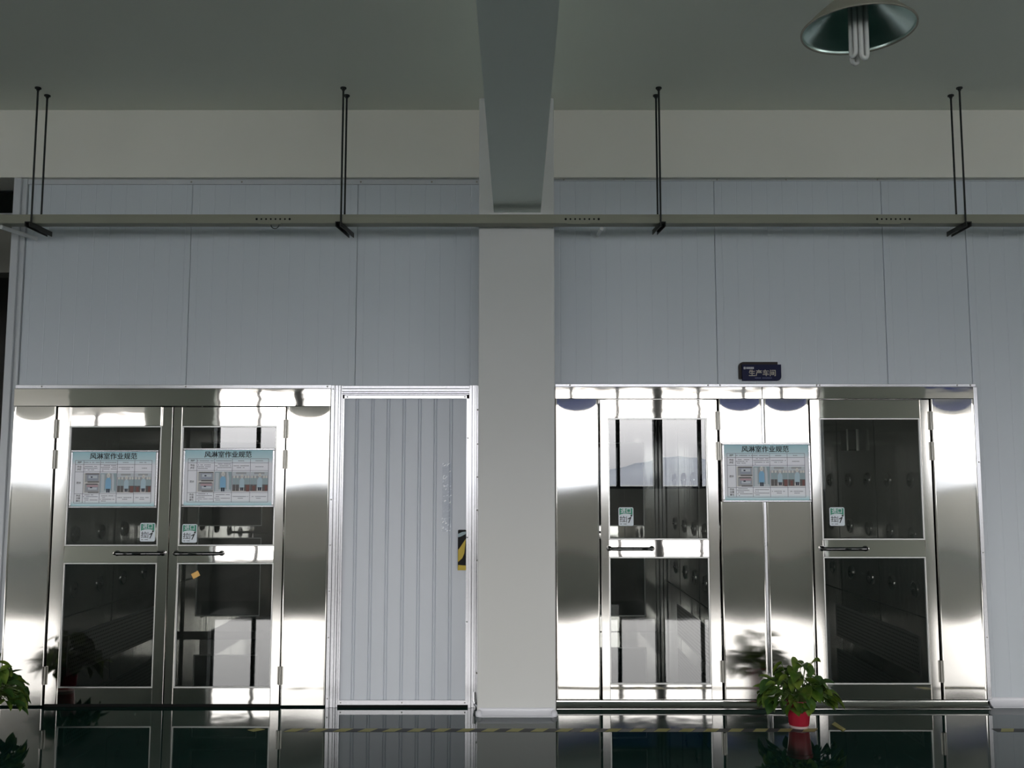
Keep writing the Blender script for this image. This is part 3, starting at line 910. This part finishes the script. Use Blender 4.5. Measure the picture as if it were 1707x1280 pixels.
def sticker(u, v, label):
    y = YU + 0.0085
    cx, cz = px(u, v, y), pz(v, y)
    w, h = 0.100, 0.122
    x0, x1, z0, z1 = cx - w / 2, cx + w / 2, cz - h / 2, cz + h / 2
    t = thing('entry_sticker', label, 'sticker', (cx, y, z0), 'green and white entry stickers')
    b = bmesh.new(); prism(b, round_rect(x0, x1, z0, z1, 0.010), y, y + 0.0025)
    obj('backing', b, 'sticker', t)
    b = bmesh.new()
    arc = [(x0 + 0.006, z1 - 0.006), (x0 + 0.006, z0 + h * 0.56)]
    arc += [(cx + (w / 2 - 0.006) * math.sin(a), z0 + h * (0.56 + 0.10 * math.cos(a))) for a in (-1.2, -0.8, -0.4, 0, 0.4, 0.8, 1.2)]
    arc += [(x1 - 0.006, z0 + h * 0.56), (x1 - 0.006, z1 - 0.006)]
    prism(b, arc, y - 0.0012, y - 0.0002)
    obj('green_field', b, 'green', t)
    b = bmesh.new()
    text_into(b, '进口', cx, z0 + h * 0.80, y - 0.0018, 0.036, 0, 0.0004)
    text_into(b, '拉', x0 + w * 0.28, z0 + h * 0.34, y - 0.0018, 0.044, 1, 0.0003)
    # small figure pulling a door
    X = lambda a: x0 + w * a
    Z = lambda c: z0 + h * c
    prism(b, [(X(.52), Z(.18)), (X(.55), Z(.18)), (X(.55), Z(.52)), (X(.52), Z(.50))], y - 0.0018, y - 0.001, 1)
    prism(b, [(X(.64), Z(.16)), (X(.70), Z(.16)), (X(.86), Z(.46)), (X(.80), Z(.50))], y - 0.0018, y - 0.001, 1)
    prism(b, [(X(.80), Z(.47)), (X(.62), Z(.40)), (X(.61), Z(.35)), (X(.78), Z(.40))], y - 0.0021, y - 0.0012, 1)
    prism(b, [(X(.86) + 0.0065 * math.cos(q), Z(.55) + 0.0065 * math.sin(q)) for q in [k * PI / 5 for k in range(10)]], y - 0.0018, y - 0.001, 1)
    dashes(b, X(.10), X(.55), Z(.10), y - 0.0018, random.Random(3), 0.004, 1)
    obj('lettering', b, ('sticker', 'ink'), t)
sticker(246, 887, 'green and white entry sticker on the leftmost door, right end of its upper pane')
sticker(316, 889, 'green and white entry sticker above the small orange paper patch')
sticker(1043.5, 861, 'green and white entry sticker on the first door right of the pillar')
sticker(1395.5, 861, 'green and white entry sticker on the rightmost door, by the dark nozzles')

y = YU + 0.0085
cx, cz = px(326, 958, y), pz(958, y)
b = bmesh.new()
a = math.radians(28)
prism(b, [(cx + dx * math.cos(a) - dz * math.sin(a), cz + dx * math.sin(a) + dz * math.cos(a)) for dx, dz in ((-.025, -.018), (.025, -.018), (.025, .018), (-.025, .018))], y, y + 0.0025)
tag(obj('paper_patch', b, 'orange'), 'small tilted orange paper patch on the lower door glass', 'paper patch')

# workshop sign above the right front
ys = YW - 0.004
X = lambda u: px(u, 620, ys)
Z = lambda v: pz(v, ys)
sign = thing('room_sign', 'navy blue room sign with pale lettering above the right steel front', 'sign', (X(1265), ys, Z(635)))
b = bmesh.new(); prism(b, round_rect(X(1231), X(1296), Z(632), Z(603.5), 0.034, 8, (0, 0, 0, 1)), ys - 0.010, ys + 0.004)
obj('backing_plate', b, 'bronze', sign)
b = bmesh.new(); prism(b, round_rect(X(1236), X(1301), Z(635), Z(608), 0.030, 8, (0, 1, 0, 0)), ys - 0.020, ys - 0.010)
obj('front_plate', b, 'navy', sign)
b = bmesh.new()
yt = ys - 0.0215
text_into(b, '生产车间', X(1269.5), Z(623), yt, 0.047, 0, 0.0006)
prism(b, round_rect(X(1238.5), X(1242), Z(616), Z(612), 0.003), yt, yt + 0.001, 1)
x = X(1243)
while x < X(1255.5):
    prism(b, [(x, Z(615.6)), (x + 0.009, Z(615.6)), (x + 0.009, Z(612.2)), (x, Z(612.2))], yt, yt + 0.001, 1)
    x += 0.0105
dashes(b, X(1257), X(1285), Z(630.5), yt, random.Random(5), 0.006, 2)
obj('lettering', b, ('gold', 'logo', 'faint'), sign)

# ================================================================== TRUNKING AND ITS HANGERS
zt0, zt1, yt0, yt1 = 3.135, 3.192, 6.085, 6.175
b = bmesh.new()
box(b, -12, 12, yt0, yt1, zt0, zt1, 0, 0.003)
box(b, -12, 12, yt0 - 0.003, yt0, zt1 - 0.014, zt1 + 0.001, 0); box(b, -12, 12, yt0 - 0.002, yt0, zt0 + 0.001, zt0 + 0.006, 0)
for u0, u1 in ((428, 483), (943, 998), (1462, 1516)):
    xa, xb = px(u0, 365, yt0), px(u1, 365, yt0)
    for k in range(8):
        lathe(b, [(0.0075 if k in (0, 7) else 0.006, -0.0025), (0.0005, -0.0027)], (xa + (xb - xa) * k / 7, yt0, 3.162), 10, 1, 'y')
    box(b, xa + 0.01, xb - 0.06, yt0 - 0.001, yt0 + 0.02, zt0 - 0.004, zt0 + 0.001, 0)
tag(obj('cable_trunking', b, ('tray', 'black')), 'long grey cable trunking hanging below the ceiling in front of the wall', 'cable trunking')

def hanger(x, label, y_front, y_back, skew):
    t = thing('trunking_hanger', label, 'hanger', (x, 6.13, zt0), 'hangers of the cable trunking')
    for y in (6.07, 6.195):
        b = bmesh.new()
        tube(b, [(x, y, zt0 - 0.016 if y < 6.1 else zt0 - 0.03), (x, y, ZC)], 0.0065, 8)
        lathe(b, [(0.010, zt0 - 0.026), (0.010, zt0 - 0.015)], (x, y, 0), 6, 0, 'z', True)
        r_ = obj('threaded_rod', b, 'rod', t)
        b = bmesh.new()
        lathe(b, [(0.020, ZC - 0.008), (0.020, ZC - 0.0003)], (x, y, 0), 12, 0, 'z', True)
        lathe(b, [(0.011, ZC - 0.02), (0.011, ZC - 0.008)], (x, y, 0), 6, 0, 'z', True)
        obj('ceiling_anchor', b, 'rod', r_)
    b = bmesh.new()
    box(b, -0.018, 0.018, y_front - 6.13, y_back - 6.13, -0.006, -0.002)
    box(b, -0.018, -0.013, y_front - 6.13, y_back - 6.13, -0.034, -0.002)
    box(b, 0.013, 0.018, y_front - 6.13, y_back - 6.13, -0.034, -0.002)
    bmesh.ops.rotate(b, verts=b.verts, cent=(0, 0, 0), matrix=Matrix.Rotation(skew, 3, 'Z'))
    bmesh.ops.translate(b, verts=b.verts, vec=(x, 6.13, zt0))
    obj('channel_bar', b, 'bracket', t)
hanger(px(63.5, 147, 6.07), 'black rod hanger at the left end of the trunking', 6.03, 6.30, -0.05)
hanger(px(572.5, 147, 6.07), 'black rod hanger just left of the pillar', 6.03, 6.33, -0.12)
hanger(px(1098, 147, 6.07), 'black rod hanger just right of the pillar, its bar seen end-on', 6.03, 6.25, 0.10)
hanger(px(1599, 143, 6.07), 'black rod hanger on the trunking right of the pendant lamp', 6.03, 6.30, 0.02)

def conduit(p, q, label, r=0.014):
    b = bmesh.new(); tube(b, [p, q], r, 10)
    tag(shade_auto(obj('conduit', b, 'white')), label, 'conduit', 'short white conduits')
conduit((px(2, 371, 6.13), 6.13, zt0 - 0.012), (-3.31, YW - 0.012, pz(399, YW)), 'short white conduit slanting from the trunking to the left wall corner')
conduit((px(1003, 376, 6.18), 6.18, zt0 - 0.010), (px(996, 393, YW), YW - 0.012, pz(393, YW)), 'short white conduit stub under the trunking, right of the pillar', 0.012)
b = bmesh.new()
tube(b, [(px(452, 371, 6.1) + 0.026 * math.cos(PI * k / 8 + PI) + 0.02, 6.12, zt0 - 0.002 + 0.024 * math.sin(PI * k / 8 + PI)) for k in range(9)], 0.003, 6)
tag(obj('cable_loop', b, 'rod'), 'thin dark cable loop hanging under the trunking', 'cable')

# ================================================================== PENDANT LAMP
LX, LY, LZ, R = px(1431, 50, 3.42), 3.42, pz(50, 3.42), 0.205
lamp = thing('pendant_lamp', 'bell shaped metal pendant lamp with bare white tubes, hanging from the ceiling', 'lamp', (LX, LY, LZ))
b = bmesh.new()
prof = [(R, 0), (R * 0.985, 0.008), (R * 0.82, 0.042), (R * 0.65, 0.074), (R * 0.49, 0.102), (R * 0.37, 0.126), (R * 0.30, 0.150), (R * 0.27, 0.180)]
lathe(b, prof, (LX, LY, LZ), 64)
lathe(b, [(R * 0.27, 0.18), (R * 0.27, 0.30), (R * 0.2, 0.32), (0.001, 0.32)], (LX, LY, LZ), 32)
obj('lamp_shade', b, 'lamp_out', lamp, True)
b = bmesh.new()
inn = []
for (ra, ha), (rb, hb) in zip(prof, prof[1:]):               # stepped rings of the reflector
    n = 5
    for k in range(n):
        t = k / n
        inn.append((ra + (rb - ra) * t - 0.004 - (0.0007 if k % 2 else 0), ha + (hb - ha) * t + 0.001))
inn.append((0.001, 0.178))
fs = lathe(b, inn, (LX, LY, LZ), 64)
bmesh.ops.reverse_faces(b, faces=fs)
obj('reflector', b, 'lamp_in', lamp, True)
b = bmesh.new()
lathe(b, [(R + 0.002, -0.003), (R + 0.003, 0.003), (R - 0.004, 0.004), (R - 0.004, -0.003), (R + 0.002, -0.003)], (LX, LY, LZ), 64)
obj('rim', b, 'lamp_out', lamp, True)
b = bmesh.new(); lathe(b, [(0.001, 0.125), (0.036, 0.125), (0.036, 0.178)], (LX, LY, LZ), 20)
sock = obj('lamp_holder', b, 'white', lamp)
for k in range(4):
    a = PI / 2 * k + 0.35
    ca, sa = math.cos(a), math.sin(a)
    b = bmesh.new()
    rr, g = 0.026, 0.0125
    p0 = Vector((LX + rr * ca, LY + rr * sa, LZ)); s = Vector((-sa, ca, 0)) * g
    zb = -0.092 - (0.014 if k % 2 else 0)
    pts = [p0 + s + Vector((0, 0, 0.13)), p0 + s + Vector((0, 0, zb))] + \
          [p0 + s * math.cos(q) + Vector((0, 0, zb - 0.014 * math.sin(q))) for q in (0.5, 1.0, PI / 2, PI - 1.0, PI - 0.5)] + \
          [p0 - s + Vector((0, 0, zb)), p0 - s + Vector((0, 0, 0.13))]
    tube(b, pts, 0.0085, 10)
    obj('lamp_tube', b, 'tube', lamp, True)
b = bmesh.new(); tube(b, [(LX, LY, LZ + 0.32), (LX, LY, ZC)], 0.008, 8)
lathe(b, [(0.05, ZC - 0.03), (0.05, ZC - 0.0005)], (LX, LY, 0), 20, 0, 'z', True)
obj('suspension_rod', b, 'lamp_out', lamp)

# ================================================================== FLOOR TAPE
def floor_tape(x0, x1, y, label, first=0.0):
    b = bmesh.new()
    box(b, x0, x1, y - 0.037, y + 0.037, 0.0003, 0.0009, 0)
    x = x0 + first
    while x < x1 - 0.07:
        q = [b.verts.new(p) for p in ((x, y - 0.0365, 0.0014), (x + 0.075, y - 0.0365, 0.0014), (x + 0.115, y + 0.0365, 0.0014), (x + 0.04, y + 0.0365, 0.0014))]
        b.faces.new(q).material_index = 1
        x += 0.146
    tag(obj('floor_marking_tape', b, ('tape_floor_dark', 'tape_floor_yellow')), label, 'floor tape', 'hazard tape on the floor')
floor_tape(-1.38, 1.76, 5.88, 'long worn black and yellow tape line crossing the green floor before the pillar')
floor_tape(2.84, 5.0, 5.88, 'black and yellow floor tape starting right of the rightmost steel panel', 0.02)
b = bmesh.new()
for pts in ([(px(1388, 1200, 6.0), 6.02), (px(1396, 1199, 6.0), 6.05), (px(1410, 1213, 5.9), 5.90), (px(1402, 1216, 5.9), 5.87)],):
    for a, z in ((pts, 0.0012),):
        lo = [b.verts.new((x, y, 0.0004)) for x, y in a]
        hi = [b.verts.new((x, y, 0.0018 + 0.006 * (i % 2))) for i, (x, y) in enumerate(a)]
        b.faces.new(hi); b.faces.new(lo[::-1])
        for i in range(4): b.faces.new((lo[i], lo[(i + 1) % 4], hi[(i + 1) % 4], hi[i]))
tag(obj('tape_scrap', b, 'tape_floor_yellow'), 'peeling scrap of yellow tape on the floor right of the red pot', 'tape scrap')
b = bmesh.new()
prism_pts = [(-1.60, 5.885), (-1.555, 5.85), (-1.50, 5.90), (-1.55, 5.93)]
lo = [b.verts.new((x, y, 0.0004)) for x, y in prism_pts]; hi = [b.verts.new((x, y, 0.0014)) for x, y in prism_pts]
b.faces.new(hi); b.faces.new(lo[::-1])
for i in range(4): b.faces.new((lo[i], lo[(i + 1) % 4], hi[(i + 1) % 4], hi[i]))
tag(obj('tape_scrap', b, 'tape_floor_yellow'), 'loose diamond of yellow tape at the left end of the floor tape', 'tape scrap')

# ================================================================== POTTED PLANTS
def leaf_into(bm, base, direction, length, width, rnd, droop, mi=0):
    """heart shaped leaf, folded along its midrib and arching down"""
    d = Vector(direction).normalized()
    side = d.cross(Vector((0, 0, 1)))
    side = side.normalized() if side.length > 0.05 else Vector((1, 0, 0))
    roll = rnd.uniform(-0.7, 0.7)
    side = Matrix.Rotation(roll, 3, d) @ side
    outline = [(0.0, 0.10), (0.06, 0.62), (0.2, 0.95), (0.38, 1.0), (0.56, 0.86), (0.72, 0.62), (0.87, 0.32), (1.0, 0.0)]
    rows, p, cur = [], Vector(base), d.copy()
    last = 0
    for t, wd in outline:
        cur = (cur + Vector((0, 0, -1)) * droop * (t - last)).normalized()
        p = p + cur * length * (t - last)
        last = t
        up = side.cross(cur).normalized()
        hw = width / 2 * wd
        fold = 0.34
        back = cur * (-0.10 * length if t < 0.1 else 0)
        rows.append((bm.verts.new(p + side * hw + up * hw * fold + back), bm.verts.new(p + side * hw * 0.5 + up * hw * 0.10 + back * 0.5), bm.verts.new(p - up * hw * 0.06),
                     bm.verts.new(p - side * hw * 0.5 + up * hw * 0.10 + back * 0.5), bm.verts.new(p - side * hw + up * hw * fold + back)))
    for a, c in zip(rows, rows[1:]):
        for k in range(4):
            f = bm.faces.new((a[k], a[k + 1], c[k + 1], c[k])); f.material_index = mi; f.smooth = True

def plant(x, y, seed, label, spread=0.185, n=135):
    rnd = random.Random(seed)
    t = thing('potted_pothos', label, 'potted plant', (x, y, 0), 'potted pothos plants')
    b = bmesh.new()
    lathe(b, [(0.001, 0.014), (0.055, 0.014), (0.060, 0.022), (0.073, 0.145), (0.077, 0.147), (0.077, 0.165), (0.071, 0.165), (0.069, 0.135), (0.001, 0.135)], (x, y, 0), 40)
    shade_auto(obj('pot', b, 'red', t), 30)
    b = bmesh.new(); lathe(b, [(0.001, 0.0), (0.052, 0.0), (0.0585, 0.009), (0.0605, 0.0165), (0.0585, 0.0165), (0.054, 0.0135), (0.001, 0.0135)], (x, y, 0), 32)
    shade_auto(obj('pot_foot', b, 'saucer', t))
    b = bmesh.new(); lathe(b, [(0.0685, 0.1355), (0.05, 0.148), (0.001, 0.152)], (x, y, 0), 24)
    obj('soil', b, 'soil', t)
    fo, st = bmesh.new(), bmesh.new()
    for i in range(n):
        a = rnd.uniform(0, 2 * PI)
        q = rnd.random() ** 0.7
        out = spread * (0.25 + 0.85 * q)
        hgt = 0.17 + rnd.uniform(0.02, 0.20) * (1.05 - 0.75 * q) + (0.05 if q < 0.35 else 0)
        if q > 0.75: hgt -= rnd.uniform(0.0, 0.055)
        dirv = Vector((math.cos(a), math.sin(a), 0))
        base = Vector((x, y, 0.148)) + dirv * rnd.uniform(0.005, 0.05)
        tip = Vector((x, y, 0)) + dirv * out + Vector((0, 0, hgt))
        mid = (base + tip) / 2 + Vector((0, 0, 0.05 + 0.04 * q))
        pts = [base.lerp(mid, k / 3).lerp(mid.lerp(tip, k / 3), k / 3) for k in range(4)]
        tube(st, pts, 0.0022, 5)
        ld = (dirv * rnd.uniform(0.6, 1.1) + Vector((rnd.uniform(-.5, .5), rnd.uniform(-.5, .5), rnd.uniform(-0.5, 0.6)))).normalized()
        ln = rnd.uniform(0.06, 0.11)
        leaf_into(fo, tip, ld, ln, ln * rnd.uniform(0.62, 0.8), rnd, rnd.uniform(0.5, 1.7), rnd.choice((0, 0, 1)))
    obj('foliage', fo, ('leaf', 'leaf_dark'), t)
    obj('stems', st, 'stem', t)
plant(1.70, 5.95, 34, 'leafy green pothos in a red pot on the floor before the right steel front')
plant(px(-23, 1200, 5.95), 5.95, 5, 'green pothos at the left edge, before the left steel front')
